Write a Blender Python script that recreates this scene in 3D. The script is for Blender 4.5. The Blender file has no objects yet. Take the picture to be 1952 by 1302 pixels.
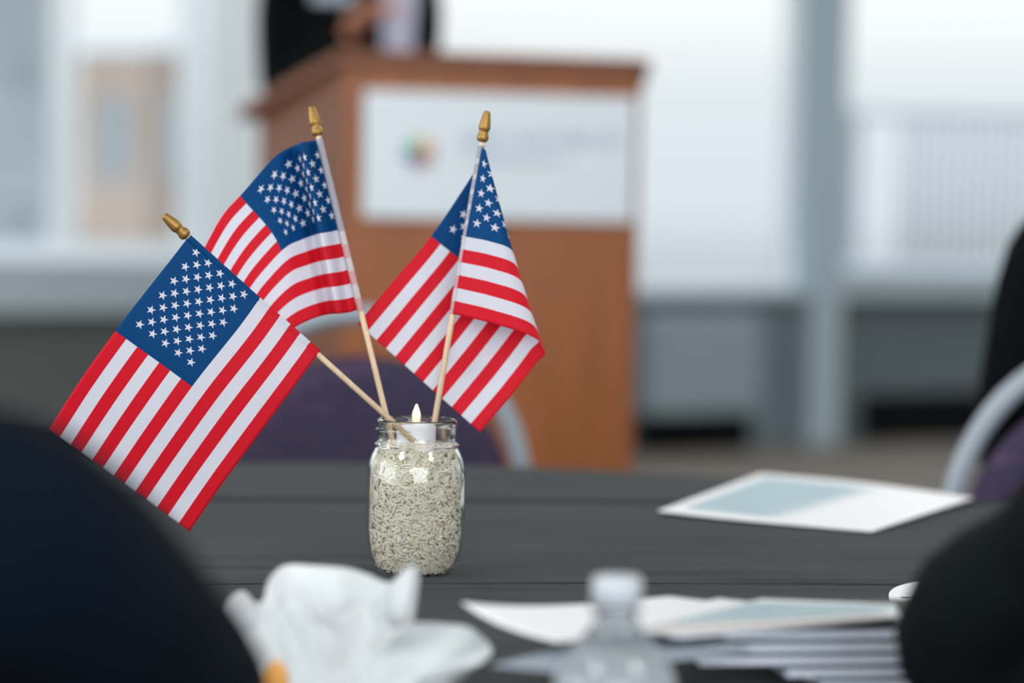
import bpy, bmesh, math, random
from mathutils import Vector, Matrix, noise
random.seed(7)
C = bpy.context.scene.collection
R = math.radians
PI = math.pi
# ------------------------------------------------------------------ camera
CAMZ = 1.05
TZ = 0.74                       # table top height
FPX = 85.0/36.0*1952
cam = bpy.data.cameras.new('camera')
cam.lens = 85; cam.sensor_width = 36; cam.clip_start = 0.05; cam.clip_end = 400
camo = bpy.data.objects.new('camera', cam); C.objects.link(camo)
CM = Matrix.Translation((0, 0, CAMZ)) @ Matrix.Rotation(R(90-3.25), 4, 'X') @ Matrix.Rotation(R(1.2), 4, 'Z')
camo.matrix_world = CM
cam.dof.use_dof = True; cam.dof.focus_distance = 1.935; cam.dof.aperture_fstop = 2.4
bpy.context.scene.camera = camo
# ------------------------------------------------------------------ sky
sc = bpy.context.scene
sc.view_settings.view_transform = 'Standard'
sc.view_settings.look = 'None'
sc.view_settings.gamma = 1
sc.view_settings.use_curve_mapping = False
sc.view_settings.exposure = 0.0
W = bpy.data.worlds.new('overcast_sky'); sc.world = W; W.use_nodes = True
nt = W.node_tree; nt.nodes.clear()
out = nt.nodes.new('ShaderNodeOutputWorld'); bg = nt.nodes.new('ShaderNodeBackground')
tc = nt.nodes.new('ShaderNodeTexCoord'); sx = nt.nodes.new('ShaderNodeSeparateXYZ')
rp = nt.nodes.new('ShaderNodeValToRGB')
mr = nt.nodes.new('ShaderNodeMapRange'); mr.inputs[1].default_value = -0.3; mr.inputs[2].default_value = 0.7
nt.links.new(tc.outputs['Generated'], sx.inputs[0]); nt.links.new(sx.outputs[2], mr.inputs[0]); nt.links.new(mr.outputs[0], rp.inputs[0])
e = rp.color_ramp.elements
e[0].position = 0.0; e[0].color = (.30, .33, .36, 1)
e[1].position = 1.0; e[1].color = (2.0, 2.1, 2.2, 1)
for p, c in ((.26, (.50, .54, .58, 1)), (.30, (.76, .83, .89, 1)), (.35, (.82, .88, .92, 1)), (.375, (1.0, 1.02, 1.03, 1)), (.55, (1.25, 1.3, 1.35, 1))):
    q = e.new(p); q.color = c
bg.inputs[1].default_value = 1.0
nt.links.new(rp.outputs[0], bg.inputs[0]); nt.links.new(bg.outputs[0], out.inputs[0])

# fill lights added as from assumed, unseen windows (behind and left of the table) and lamps added in unseen ceiling panels
def area(name, loc, aim, w, h, power, col):
    l = bpy.data.lights.new(name, 'AREA'); l.shape = 'RECTANGLE'; l.size = w; l.size_y = h; l.energy = power; l.color = col
    o = bpy.data.objects.new(name, l); C.objects.link(o); o.location = loc
    o.rotation_euler = (Vector(aim)-Vector(loc)).to_track_quat('-Z', 'Y').to_euler(); return o
area('window_daylight_left', (-4.6, .6, 1.75), (0, 2.2, .9), 4.2, 2.2, 130, (.95, .98, 1))  # added area light to brighten the interior; its window is assumed, not modelled
area('window_daylight_behind', (.8, -3.4, 1.9), (0, 2.5, .9), 4.6, 2.2, 195, (.97, .98, 1))  # frontal fill added for the upright flags; window behind is only assumed
for lx in (-2, 2):
    for ly in (0, 3.2, 6.4, 8.6):
        area('ceiling_light_lamp', (lx, ly, 3.17), (lx, ly, 0), .6, .6, 30, (1, .97, .93))  # unseen lamps added as fill; the far pair lifts the window wall
# ------------------------------------------------------------------ geometry of the view -> real points
def ray(px, py):
    v = Vector(((px-976)/FPX, -(py-651)/FPX, -1))
    return (CM.to_3x3() @ v)
def PY(px, py, Y):               # point of that direction standing at distance Y
    r = ray(px, py); return Vector((0, 0, CAMZ)) + r*(Y/r.y)
def PZ(px, py, z):               # point of that direction lying at height z
    r = ray(px, py); return Vector((0, 0, CAMZ)) + r*((z-CAMZ)/r.z)

# ------------------------------------------------------------------ node helpers
def srgb(r, g, b):
    f = lambda c: (c/255/12.92) if c/255 <= .04045 else ((c/255+.055)/1.055)**2.4
    return (f(r), f(g), f(b), 1)
def mat(name, col=(.5, .5, .5, 1), rough=.6, metal=0., **kw):
    m = bpy.data.materials.new(name); m.use_nodes = True
    b = m.node_tree.nodes['Principled BSDF']
    b.inputs['Base Color'].default_value = col
    b.inputs['Roughness'].default_value = rough
    b.inputs['Metallic'].default_value = metal
    for k, v in kw.items():
        b.inputs[k.replace('_', ' ')].default_value = v
    return m
def nd(m, t, **kw):
    n = m.node_tree.nodes.new(t)
    for k, v in kw.items(): setattr(n, k, v)
    return n
def lk(m, a, b): m.node_tree.links.new(a, b)
def mth(m, op, a, b=None, c=None):
    n = nd(m, 'ShaderNodeMath', operation=op)
    for i, x in enumerate((a, b, c)):
        if x is None: continue
        if isinstance(x, (int, float)): n.inputs[i].default_value = x
        else: lk(m, x, n.inputs[i])
    return n.outputs[0]
def mixc(m, f, a, b):
    n = nd(m, 'ShaderNodeMix', data_type='RGBA')
    if isinstance(f, (int, float)): n.inputs[0].default_value = f
    else: lk(m, f, n.inputs[0])
    for s, x in ((6, a), (7, b)):
        if isinstance(x, tuple): n.inputs[s].default_value = x
        else: lk(m, x, n.inputs[s])
    return n.outputs[2]
def noisy(name, c1, c2, scale, rough=.7, stretch=(1, 1, 1), bump=0., bscale=None, detail=4, lo=.35, hi=.65, **kw):
    m = mat(name, c1, rough, **kw); b = m.node_tree.nodes['Principled BSDF']
    t = nd(m, 'ShaderNodeTexCoord'); mp = nd(m, 'ShaderNodeMapping'); mp.inputs['Scale'].default_value = stretch
    lk(m, t.outputs['Object'], mp.inputs[0])
    n = nd(m, 'ShaderNodeTexNoise'); n.inputs['Scale'].default_value = scale; n.inputs['Detail'].default_value = detail
    lk(m, mp.outputs[0], n.inputs[0])
    r = nd(m, 'ShaderNodeMapRange'); r.inputs[1].default_value = lo; r.inputs[2].default_value = hi
    lk(m, n.outputs[0], r.inputs[0])
    lk(m, mixc(m, r.outputs[0], c1, c2), b.inputs['Base Color'])
    if bump:
        n2 = nd(m, 'ShaderNodeTexNoise'); n2.inputs['Scale'].default_value = bscale or scale; n2.inputs['Detail'].default_value = 5
        lk(m, mp.outputs[0], n2.inputs[0])
        bp = nd(m, 'ShaderNodeBump'); bp.inputs['Strength'].default_value = 1; bp.inputs['Distance'].default_value = bump
        lk(m, n2.outputs[0], bp.inputs['Height']); lk(m, bp.outputs[0], b.inputs['Normal'])
    return m

# ------------------------------------------------------------------ object helpers
def link(name, me, m=None, parent=None, smooth=True):
    o = bpy.data.objects.new(name, me); C.objects.link(o)
    if m is not None:
        for x in (m if isinstance(m, (list, tuple)) else [m]): me.materials.append(x)
    if smooth:
        for p in me.polygons: p.use_smooth = True
    if parent is not None: o.parent = parent
    return o
def from_bm(name, bm, m=None, parent=None, smooth=True):
    me = bpy.data.meshes.new(name); bmesh.ops.recalc_face_normals(bm, faces=bm.faces); bm.to_mesh(me); bm.free()
    return link(name, me, m, parent, smooth)
def pyd(name, vs, fs, m=None, parent=None, smooth=True):
    me = bpy.data.meshes.new(name); me.from_pydata([tuple(v) for v in vs], [], fs); me.update()
    return link(name, me, m, parent, smooth)
def tag(o, label, cat, group=None, kind=None):
    if label: o['label'] = label
    if cat: o['category'] = cat
    if group: o['group'] = group
    if kind: o['kind'] = kind
    return o
def thing(name, label, cat, loc=(0, 0, 0), rz=0, group=None):
    o = bpy.data.objects.new(name, None); C.objects.link(o); o.location = loc; o.rotation_euler = (0, 0, rz)
    o.empty_display_size = .05
    return tag(o, label, cat, group)
def bevel(o, w, seg=2):
    md = o.modifiers.new('bevel', 'BEVEL'); md.width = w; md.segments = seg; md.limit_method = 'ANGLE'; return o
def box_bm(bm, c, s, rot=None):
    M = Matrix.Translation(c) @ (rot.to_4x4() if rot else Matrix()) @ Matrix.Diagonal((s[0], s[1], s[2], 1))
    bmesh.ops.create_cube(bm, size=1, matrix=M)
def box(name, c, s, m, parent=None, rot=None, bv=0.002):
    bm = bmesh.new(); box_bm(bm, Vector(c), s, rot)
    o = from_bm(name, bm, m, parent, False)
    if bv: bevel(o, bv)
    return o
def lathe_bm(bm, prof, n=48, M=Matrix(), rfun=None, close=False):
    rings = []
    for (r, z) in prof:
        ring = []
        for k in range(n):
            a = 2*PI*k/n
            rr = rfun(r, z, a) if rfun else r
            ring.append(bm.verts.new(M @ Vector((rr*math.cos(a), rr*math.sin(a), z))))
        rings.append(ring)
    pairs = list(zip(rings, rings[1:]))
    if close: pairs.append((rings[-1], rings[0]))
    for A, B in pairs:
        for k in range(n):
            bm.faces.new((A[k], A[(k+1) % n], B[(k+1) % n], B[k]))
    if not close:
        bm.faces.new(rings[0][::-1]); bm.faces.new(rings[-1])
def lathe(name, prof, m, parent=None, n=48, M=Matrix(), rfun=None, close=False):
    bm = bmesh.new(); lathe_bm(bm, prof, n, M, rfun, close); return from_bm(name, bm, m, parent)
def frame_to(d):
    return d.normalized().to_track_quat('Z', 'Y').to_matrix().to_4x4()
def tube_bm(bm, pts, r, n=12, closed=False, flat=1.0, up=None):
    pts = [Vector(p) for p in pts]; N = len(pts); rings = []
    for i, p in enumerate(pts):
        a = pts[i-1] if (i > 0 or closed) else p
        b = pts[(i+1) % N] if (i < N-1 or closed) else p
        t = (b-a).normalized()
        u = (up or Vector((0, 0, 1)))
        if abs(t.dot(u)) > .95: u = Vector((1, 0, 0))
        x = t.cross(u).normalized(); y = x.cross(t).normalized()
        rr = r[i] if isinstance(r, (list, tuple)) else r
        rings.append([bm.verts.new(p + x*rr*math.cos(2*PI*k/n) + y*rr*flat*math.sin(2*PI*k/n)) for k in range(n)])
    for i in range(N if closed else N-1):
        A, B = rings[i], rings[(i+1) % N]
        for k in range(n): bm.faces.new((A[k], A[(k+1) % n], B[(k+1) % n], B[k]))
    if not closed:
        bm.faces.new(rings[0][::-1]); bm.faces.new(rings[-1])
def tube(name, pts, r, m, parent=None, n=12, closed=False, flat=1.0, up=None):
    bm = bmesh.new(); tube_bm(bm, pts, r, n, closed, flat, up); return from_bm(name, bm, m, parent)
def spl(T, P, t):                # non-uniform Catmull-Rom through knots
    n = len(T)
    if n == 2:
        k = (t-T[0])/(T[1]-T[0]); return P[0]*(1-k)+P[1]*k
    i = 0
    while i < n-2 and t > T[i+1]: i += 1
    def tan(j):
        if j == 0: return (P[1]-P[0])/(T[1]-T[0])
        if j == n-1: return (P[-1]-P[-2])/(T[-1]-T[-2])
        a = (P[j]-P[j-1])/(T[j]-T[j-1]); b = (P[j+1]-P[j])/(T[j+1]-T[j])
        w = (T[j]-T[j-1])/(T[j+1]-T[j-1]); return a*(1-w)+b*w
    h = T[i+1]-T[i]; k = (t-T[i])/h
    return (P[i]*(2*k**3-3*k*k+1) + tan(i)*h*(k**3-2*k*k+k) + P[i+1]*(-2*k**3+3*k*k) + tan(i+1)*h*(k**3-k*k))

# ================================================================== MATERIALS
M_cloth = noisy('black_table_linen', srgb(46, 51, 54), srgb(52, 57, 60), 3, .85, (1, 3, 1), bump=.00025, bscale=900, Sheen_Weight=.04, Specular_IOR_Level=.15)
M_floor = noisy('brown_carpet', srgb(84, 79, 72), srgb(96, 91, 83), 6, .95, bump=.002, bscale=120)
M_ceil = noisy('ceiling_paint', srgb(215, 215, 212), srgb(205, 205, 202), 4, .9)
M_wall = noisy('grey_wall_paint', srgb(84, 95, 100), srgb(76, 87, 92), .7, .8)
M_wallb = noisy('blue_grey_wall_paint', srgb(104, 120, 128), srgb(98, 114, 122), .7, .8)
M_wall_l = noisy('grey_green_wall_panel', srgb(84, 90, 90), srgb(78, 85, 86), .8, .8)
M_pillar = noisy('blue_grey_pillar_paint', srgb(146, 164, 173), srgb(151, 169, 177), 1.5, .7)
M_heat = noisy('heater_enamel', srgb(126, 142, 150), srgb(120, 136, 145), 1.5, .5)
M_frame = noisy('white_window_frame', srgb(224, 234, 241), srgb(218, 229, 237), 2, .5)
M_sill = noisy('pale_sill_paint', srgb(150, 166, 174), srgb(158, 173, 180), 1.2, .5)
M_wood = noisy('orange_oak_veneer', srgb(150, 88, 42), srgb(134, 75, 34), 3, .45, (12, 12, 1.0), bump=.0004, bscale=40)
M_woodd = noisy('oak_veneer_side', srgb(126, 78, 52), srgb(112, 67, 42), 3, .5, (12, 12, 1.0))
M_stick = noisy('birch_dowel', srgb(226, 203, 172), srgb(212, 187, 155), 300, .6, (1, 1, .08), bump=.00005, bscale=500)
M_gold = noisy('gold_paint', srgb(170, 128, 52), srgb(150, 110, 40), 60, .36, Metallic=.75) if False else mat('gold_paint', srgb(158, 124, 66), .48, .7)
M_plastic = mat('white_plastic', srgb(232, 234, 240), .35, 0, Subsurface_Weight=.1, Subsurface_Radius=(.004, .004, .004))
M_purple = noisy('purple_speckled_upholstery', srgb(52, 46, 72), srgb(84, 58, 88), 38, .9, bump=.0006, bscale=300, lo=.5, hi=.72)
M_tube = mat('pale_grey_chair_tube', srgb(150, 162, 172), .4, .15)
M_navy = noisy('navy_wool', srgb(1, 11, 22), srgb(2, 14, 27), 12, .95, bump=.001, bscale=60, Specular_IOR_Level=.12)
M_blk = noisy('black_wool', srgb(6, 8, 10), srgb(9, 12, 14), 12, .95, bump=.001, bscale=60, Specular_IOR_Level=.12)
M_teal = noisy('dark_teal_jacket_cloth', srgb(7, 13, 16), srgb(12, 21, 25), 9, .9, bump=.004, bscale=14, Specular_IOR_Level=.12)
M_skin = mat('skin', srgb(196, 140, 112), .55, 0, Subsurface_Weight=.1, Subsurface_Radius=(.02, .01, .005))
M_hair = noisy('dark_hair', srgb(36, 26, 20), srgb(58, 42, 32), 40, .6, (1, 1, .1))
M_shirt = mat('lavender_shirt', srgb(196, 200, 224), .8)
M_tie = mat('dark_tie', srgb(30, 32, 50), .6)
M_napkin = noisy('white_paper_napkin', srgb(212, 218, 222), srgb(204, 211, 214), 20, .85, bump=.0004, bscale=150, Subsurface_Weight=.15, Subsurface_Radius=(.01, .01, .01))
M_pageedge = noisy('page_edges', srgb(226, 234, 246), srgb(212, 224, 240), 8, .8, (1, 1, 200))
M_cover = mat('black_folder_cover', srgb(16, 22, 26), .5)  # folder cover black, also painting the shade between booklets
M_orange = mat('orange_morsel', srgb(224, 160, 70), .5)
M_cap = mat('translucent_white_cap', srgb(196, 206, 214), .4, 0, Subsurface_Weight=.2, Subsurface_Radius=(.004, .004, .004))
M_steel = mat('table_steel', srgb(120, 122, 124), .4, .6)
M_snow = noisy('snowy_ground', srgb(232, 238, 242), srgb(214, 222, 228), .3, .9)

def glass(name, col, ior, rough=0.):
    m = bpy.data.materials.new(name); m.use_nodes = True; n = m.node_tree.nodes; n.clear()
    o = n.new('ShaderNodeOutputMaterial'); g = n.new('ShaderNodeBsdfGlass')
    g.inputs['Color'].default_value = col; g.inputs['IOR'].default_value = ior; g.inputs['Roughness'].default_value = rough
    m.node_tree.links.new(g.outputs[0], o.inputs[0]); return m
M_glass = glass('jar_glass', (.985, 1, .992, 1), 1.45)
M_water = glass('water', (.97, .975, .98, 1), 1.33)
M_pet = glass('clear_bottle_plastic', (.98, .985, .99, 1), 1.4, .05)
def pane_mat():
    m = bpy.data.materials.new('window_glass'); m.use_nodes = True; n = m.node_tree.nodes; n.clear()
    o = n.new('ShaderNodeOutputMaterial'); t = n.new('ShaderNodeBsdfTransparent'); t.inputs[0].default_value = (.98, .99, .99, 1)
    g = n.new('ShaderNodeBsdfGlossy'); g.inputs['Roughness'].default_value = .02
    x = n.new('ShaderNodeMixShader'); x.inputs[0].default_value = .06
    L = m.node_tree.links.new; L(t.outputs[0], x.inputs[1]); L(g.outputs[0], x.inputs[2]); L(x.outputs[0], o.inputs[0]); return m
M_pane = pane_mat()

def emis(name, col, s):
    m = mat(name, col, .4); b = m.node_tree.nodes['Principled BSDF']
    b.inputs['Emission Color'].default_value = col; b.inputs['Emission Strength'].default_value = s; return m
M_lampdiff = emis('lamp_diffuser', (1, .97, .93, 1), 3.0)
# led flame: brighter towards the tip where the diode light gathers
M_flame = emis('led_flame_plastic', (1.0, .80, .55, 1), 1.0)
def _fl():
    m = M_flame; b = m.node_tree.nodes['Principled BSDF']
    t = nd(m, 'ShaderNodeTexCoord'); s = nd(m, 'ShaderNodeSeparateXYZ'); lk(m, t.outputs['Generated'], s.inputs[0])
    r = nd(m, 'ShaderNodeMapRange'); r.inputs[1].default_value = .35; r.inputs[2].default_value = .85; r.inputs[3].default_value = .12; r.inputs[4].default_value = 1.5
    lk(m, s.outputs[2], r.inputs[0]); lk(m, r.outputs[0], b.inputs['Emission Strength'])
_fl()

# ---- flag cloth: thirteen stripes, canton with fifty stars, all from the UVs
FLY, HOI = .200, .141            # metres
def flag_material(name, ghost=False):
    m = bpy.data.materials.new(name); m.use_nodes = True; N = m.node_tree.nodes; N.clear()
    o = N.new('ShaderNodeOutputMaterial')
    uv = nd(m, 'ShaderNodeUVMap'); uv.uv_map = 'UVMap'; s = nd(m, 'ShaderNodeSeparateXYZ'); lk(m, uv.outputs[0], s.inputs[0])
    u, v = s.outputs[0], s.outputs[1]
    red, white, blue = srgb(232, 38, 60), srgb(236, 239, 247), srgb(0, 86, 150)
    st = mth(m, 'LESS_THAN', mth(m, 'MODULO', mth(m, 'MULTIPLY', v, 13), 2), 1.0)
    col = mixc(m, st, white, red)
    can = mth(m, 'MULTIPLY', mth(m, 'LESS_THAN', u, .5), mth(m, 'LESS_THAN', v, 7/13))
    uc = mth(m, 'MULTIPLY', u, 2.0); vc = mth(m, 'MULTIPLY', v, 13/7)
    cx = mth(m, 'ADD', mth(m, 'MULTIPLY', mth(m, 'SUBTRACT', uc, .455), 13.1), 6)
    cy = mth(m, 'ADD', mth(m, 'MULTIPLY', mth(m, 'SUBTRACT', vc, .5), 11.9), 5)
    sxm = FLY*.5/13.1*1000; sym = HOI*7/13/11.9*1000      # millimetres per lattice step
    def lattice(off):
        fx = mth(m, 'SUBTRACT', mth(m, 'MODULO', mth(m, 'ADD', cx, 20+off), 2), 1)
        fy = mth(m, 'SUBTRACT', mth(m, 'MODULO', mth(m, 'ADD', cy, 20+off), 2), 1)
        x = mth(m, 'MULTIPLY', fx, sxm); y = mth(m, 'MULTIPLY', fy, -sym)
        a = mth(m, 'ARCTAN2', x, y)
        r = mth(m, 'SQRT', mth(m, 'ADD', mth(m, 'MULTIPLY', x, x), mth(m, 'MULTIPLY', y, y)))
        ph = mth(m, 'ABSOLUTE', mth(m, 'SUBTRACT', mth(m, 'MODULO', mth(m, 'ADD', a, R(36+720)), R(72)), R(36)))
        return mth(m, 'LESS_THAN', mth(m, 'MULTIPLY', r, mth(m, 'COSINE', mth(m, 'SUBTRACT', ph, R(72)))), .309*4.1)
    def within(x, lo, hi): return mth(m, 'MULTIPLY', mth(m, 'GREATER_THAN', x, lo), mth(m, 'LESS_THAN', x, hi))
    A = mth(m, 'MULTIPLY', lattice(0), mth(m, 'MULTIPLY', within(cx, 0, 12), within(cy, 0, 10)))
    B = mth(m, 'MULTIPLY', lattice(1), mth(m, 'MULTIPLY', within(cx, 1, 11), within(cy, 1, 9)))
    star = mth(m, 'MAXIMUM', A, B)
    col = mixc(m, can, col, mixc(m, star, blue, white))
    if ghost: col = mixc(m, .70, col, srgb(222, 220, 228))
    # fine weave
    t = nd(m, 'ShaderNodeTexCoord'); n = nd(m, 'ShaderNodeTexNoise'); n.inputs['Scale'].default_value = 1500; lk(m, t.outputs['Object'], n.inputs[0])
    bp = nd(m, 'ShaderNodeBump'); bp.inputs['Distance'].default_value = .00006; lk(m, n.outputs[0], bp.inputs['Height'])
    d = nd(m, 'ShaderNodeBsdfPrincipled'); d.inputs['Roughness'].default_value = .6; d.inputs['Specular IOR Level'].default_value = .2
    d.inputs['Sheen Weight'].default_value = .0
    lk(m, col, d.inputs['Base Color']); lk(m, bp.outputs[0], d.inputs['Normal'])
    tr = nd(m, 'ShaderNodeBsdfTranslucent'); lk(m, col, tr.inputs[0])
    x = nd(m, 'ShaderNodeMixShader'); x.inputs[0].default_value = .50
    lk(m, d.outputs[0], x.inputs[1]); lk(m, tr.outputs[0], x.inputs[2]); lk(m, x.outputs[0], o.inputs[0]); return m
M_flag = flag_material('flag_cloth'); M_ghost = flag_material('flag_sleeve_cloth', True)

# ---- printed paper (UV based)
def paper_material(name, pic, pic2, beige=None, lo=.07, mid=.55):
    m = mat(name, srgb(236, 240, 246), .45); b = m.node_tree.nodes['Principled BSDF']
    uv = nd(m, 'ShaderNodeUVMap'); uv.uv_map = 'UVMap'; s = nd(m, 'ShaderNodeSeparateXYZ'); lk(m, uv.outputs[0], s.inputs[0]); u, v = s.outputs[0], s.outputs[1]
    def inside(a0, a1, b0, b1):
        r = mth(m, 'MULTIPLY', mth(m, 'GREATER_THAN', u, a0), mth(m, 'LESS_THAN', u, a1))
        return mth(m, 'MULTIPLY', r, mth(m, 'MULTIPLY', mth(m, 'GREATER_THAN', v, b0), mth(m, 'LESS_THAN', v, b1)))
    n = nd(m, 'ShaderNodeTexNoise'); n.inputs['Scale'].default_value = 5; lk(m, uv.outputs[0], n.inputs[0])
    c = mixc(m, n.outputs[0], pic, pic2)
    fd = nd(m, 'ShaderNodeMapRange'); fd.interpolation_type = 'SMOOTHSTEP'; lk(m, mth(m, 'ADD', u, mth(m, 'MULTIPLY', v, -.12)), fd.inputs[0])
    fd.inputs[1].default_value = mid-.16; fd.inputs[2].default_value = mid+.02; fd.inputs[3].default_value = 1; fd.inputs[4].default_value = 0
    col = mixc(m, mth(m, 'MULTIPLY', inside(lo, mid+.1, .10, .90), fd.outputs[0]), srgb(238, 242, 247), c)
    if beige: col = mixc(m, inside(.1, .95, .02, .2), col, beige)
    lk(m, col, b.inputs['Base Color']); return m
M_paper = paper_material('printed_programme', srgb(150, 182, 194), srgb(178, 204, 214))
M_paper2 = paper_material('printed_booklet_cover', srgb(176, 200, 208), srgb(150, 180, 190), srgb(222, 212, 204), .04, .97)
M_white = mat('plain_white_paper', srgb(236, 239, 246), .5)
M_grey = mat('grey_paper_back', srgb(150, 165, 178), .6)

# ================================================================== SETTING
def structure(o): o['kind'] = 'structure'; return o
structure(box('floor', (0, 6, -.05), (30, 26, .1), M_floor, bv=0))
structure(box('ceiling', (0, 2.5, 3.25), (16, 15, .1), M_ceil, bv=0))
# window wall, running obliquely behind the lectern
wa = Vector((-1.6, 9.3, 0)); wdir = Vector((3.8, 2.0, 0)).normalized(); wn = Vector((-wdir.y, wdir.x, 0))
WR = Matrix(((wdir.x, wn.x, 0), (wdir.y, wn.y, 0), (0, 0, 1)))
def S(px, py=450):               # place along the wall seen in that direction
    r = ray(px, py); o = Vector((0, 0, CAMZ)); k = (wa-o).dot(wn)/r.dot(wn); return (o+r*k-wa).dot(wdir)
def wbox(name, s0, s1, z0, z1, t, m, parent=None, off=0, bv=.004):
    c = wa + wdir*((s0+s1)/2) + wn*(off+t/2); c.z = (z0+z1)/2
    return box(name, c, (s1-s0, t, z1-z0), m, parent, WR, bv)
s_l, s_r = S(-1900), 6.0
sJ0, sJ1 = S(388), S(492)        # white jamb pillar left of the lectern
sM0, sM1 = S(1532), S(1590)      # grey mullion pillar
structure(wbox('wall_left', s_l, sJ1, 0, .60, .18, M_wall_l))
structure(wbox('wall_back', sJ1, sM0, 0, .66, .18, M_wallb))
structure(wbox('wall_right', sM0, s_r, 0, .66, .18, M_wall))
structure(wbox('wall_header', s_l, s_r, 2.75, 3.2, .18, M_frame))
structure(wbox('trim_1', sJ0, sJ1, .60, 2.75, .18, M_frame))
structure(wbox('trim_2', sM0, sM1, .0, 2.75, .26, M_pillar, off=-.08))
structure(wbox('trim_3', s_l, sJ0, .60, .80, .26, M_sill, off=-.08))
structure(wbox('trim_4', sJ1, sM0, .66, .70, .26, M_sill, off=-.08))
structure(wbox('trim_5', sM1, s_r, .66, .79, .26, M_sill, off=-.08))
structure(wbox('baseboard_back', S(1650), s_r, .0, .22, .03, M_blk, off=-.03))  # black strip that paints in the shadow gap along the floor
structure(wbox('baseboard_left', s_l, sJ1, .0, .12, .02, M_blk, off=-.02))
def window(i, s0, s1, z0, fw=.05, mull=()):
    bm = bmesh.new()
    def add(a, b, c, d):
        p = wa + wdir*((a+b)/2) + wn*.09; p.z = (c+d)/2; box_bm(bm, p, (b-a, .06, d-c), WR)
    add(s0, s1, z0, z0+fw); add(s0, s1, 2.75-fw, 2.75); add(s0, s0+fw, z0+fw, 2.75-fw); add(s1-fw, s1, z0+fw, 2.75-fw)
    for q in mull: add(q-.02, q+.02, z0+fw, 2.75-fw)
    f = from_bm('window_%d' % i, bm, M_frame, None, False); structure(f)
    p = wbox('pane', s0+fw, s1-fw, z0+fw, 2.75-fw, .006, M_pane, f, off=.087, bv=0)
window(1, s_l, sJ0, .80, .07, (S(118), S(-700)))
window(2, sJ1, sM0, .70, .03)
window(3, sM1, s_r, .79, .03)
# low convector heaters under the windows
def heater(p0, p1, z0, z1, label):
    t = thing('convector_heater', label, 'heater', wa + wdir*((S(p0, 700)+S(p1, 700))/2)); t.rotation_euler = (0, 0, math.atan2(wdir.y, wdir.x))
    L = S(p1, 700)-S(p0, 700)
    box('housing', (0, -.15, (z0+z1)/2), (L, .12, z1-z0), M_heat, t)
    box('grille', (0, -.15, z1+.006), (L*.96, .09, .012), M_pillar, t)
    box('plinth', (0, -.13, z0/2), (L*.92, .10, z0), M_blk, t)  # black block, shade of the recess under the housing put into its colour
heater(1190, 1400, .17, .58, 'pale grey low convector heater under the window right of the lectern')
# unseen ceiling lamps, added to brighten the interior and the window wall
for i, (x, y) in enumerate(((-2, 0), (2, 0), (-2, 3.2), (2, 3.2), (-2, 6.4), (2, 6.4), (-2, 8.6), (2, 8.6))):
    t = thing('ceiling_light', 'square recessed ceiling light panel above the banquet room', 'ceiling light', (x, y, 3.2), 0, 'ceiling light panels')
    bm = bmesh.new()
    for dx, dy, w, h in ((.32, 0, .04, .68), (-.32, 0, .04, .68), (0, .32, .6, .04), (0, -.32, .6, .04)): box_bm(bm, Vector((dx, dy, -.015)), (w, h, .03))
    from_bm('frame', bm, M_frame, t, False)
    box('diffuser', (0, 0, -.01), (.6, .6, .012), M_lampdiff, t, bv=0)
# ------------------------------------------------------------------ outdoors
structure(box('ground', (0, 60, -3.1), (160, 90, .2), M_snow, bv=0))
M_bld = noisy('tan_brick_facade', srgb(176, 158, 146), srgb(160, 138, 122), .35, .9)
M_bldb = noisy('brown_brick_facade', srgb(150, 130, 116), srgb(142, 128, 120), .5, .9)
M_bldg = noisy('blue_grey_facade', srgb(142, 154, 162), srgb(170, 178, 182), .7, .9)
M_winb = mat('far_window', srgb(140, 152, 158), .3)
def building(label, px0, px1, pytop, Y, m, cols, rows, mw, dep=8):
    a = PY(px0, pytop, Y); b = PY(px1, pytop, Y); cx = (a.x+b.x)/2
    t = thing('apartment_building', label, 'building', (cx, Y, -3))
    w = b.x-a.x; h = a.z+3
    box('facade', (0, dep/2, h/2), (w, dep, h), m, t, bv=.02)
    box('roof_parapet', (0, dep/2, h+.08), (w, dep+.1, .16), M_frame, t, bv=.02)
    for i in range(cols):
        for j in range(rows):
            box('window', (-w/2+w*(i+.5)/cols, -.02, h-1.2-j*2.3), (w/cols*.42, .08, 1.1), mw, t, bv=.01)
building('tan brick building with pale panes seen through the left window', 150, 289, 97, 34, M_bld, 1, 2, M_winb)
building('brown brick building with one grey window, right of the tan one outside', 291, 380, 94, 34, M_bldb, 1, 2, M_winb)
building('tall blue grey building at the left edge, outside the left window', -420, 112, -200, 24, M_bldg, 4, 4, M_winb, .8)
# balcony railing outside the right window
t = thing('balcony_railing', 'pale balcony railing of thin upright bars outside the right window', 'railing')
M_rail = mat('pale_railing_paint', srgb(150, 164, 174), .5)
ra, rb = PY(1600, 215, 15.5), PY(2050, 225, 15.5)
zt = ra.z; zb = .45
tube('top_rail', [(ra.x-.3, 15.5, zt), (rb.x+.3, 15.5, zt)], .02, M_rail, t)
tube('bottom_rail', [(ra.x-.3, 15.5, zb), (rb.x+.3, 15.5, zb)], .02, M_rail, t)
for i in range(17):
    x = ra.x + .42 + (rb.x-ra.x-.4)*i/16
    tube('baluster', [(x, 15.5, zb), (x, 15.5, zt)], .017, M_rail, t, 8)
for x in (ra.x+.1, rb.x+.2): box('post', (x, 15.5, zt/2-.1), (.07, .07, zt+.2), M_rail, t)
structure(box('balcony_floor', (3.4, 14.2, -.05), (6, 3.2, .1), M_snow, bv=0))

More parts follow.
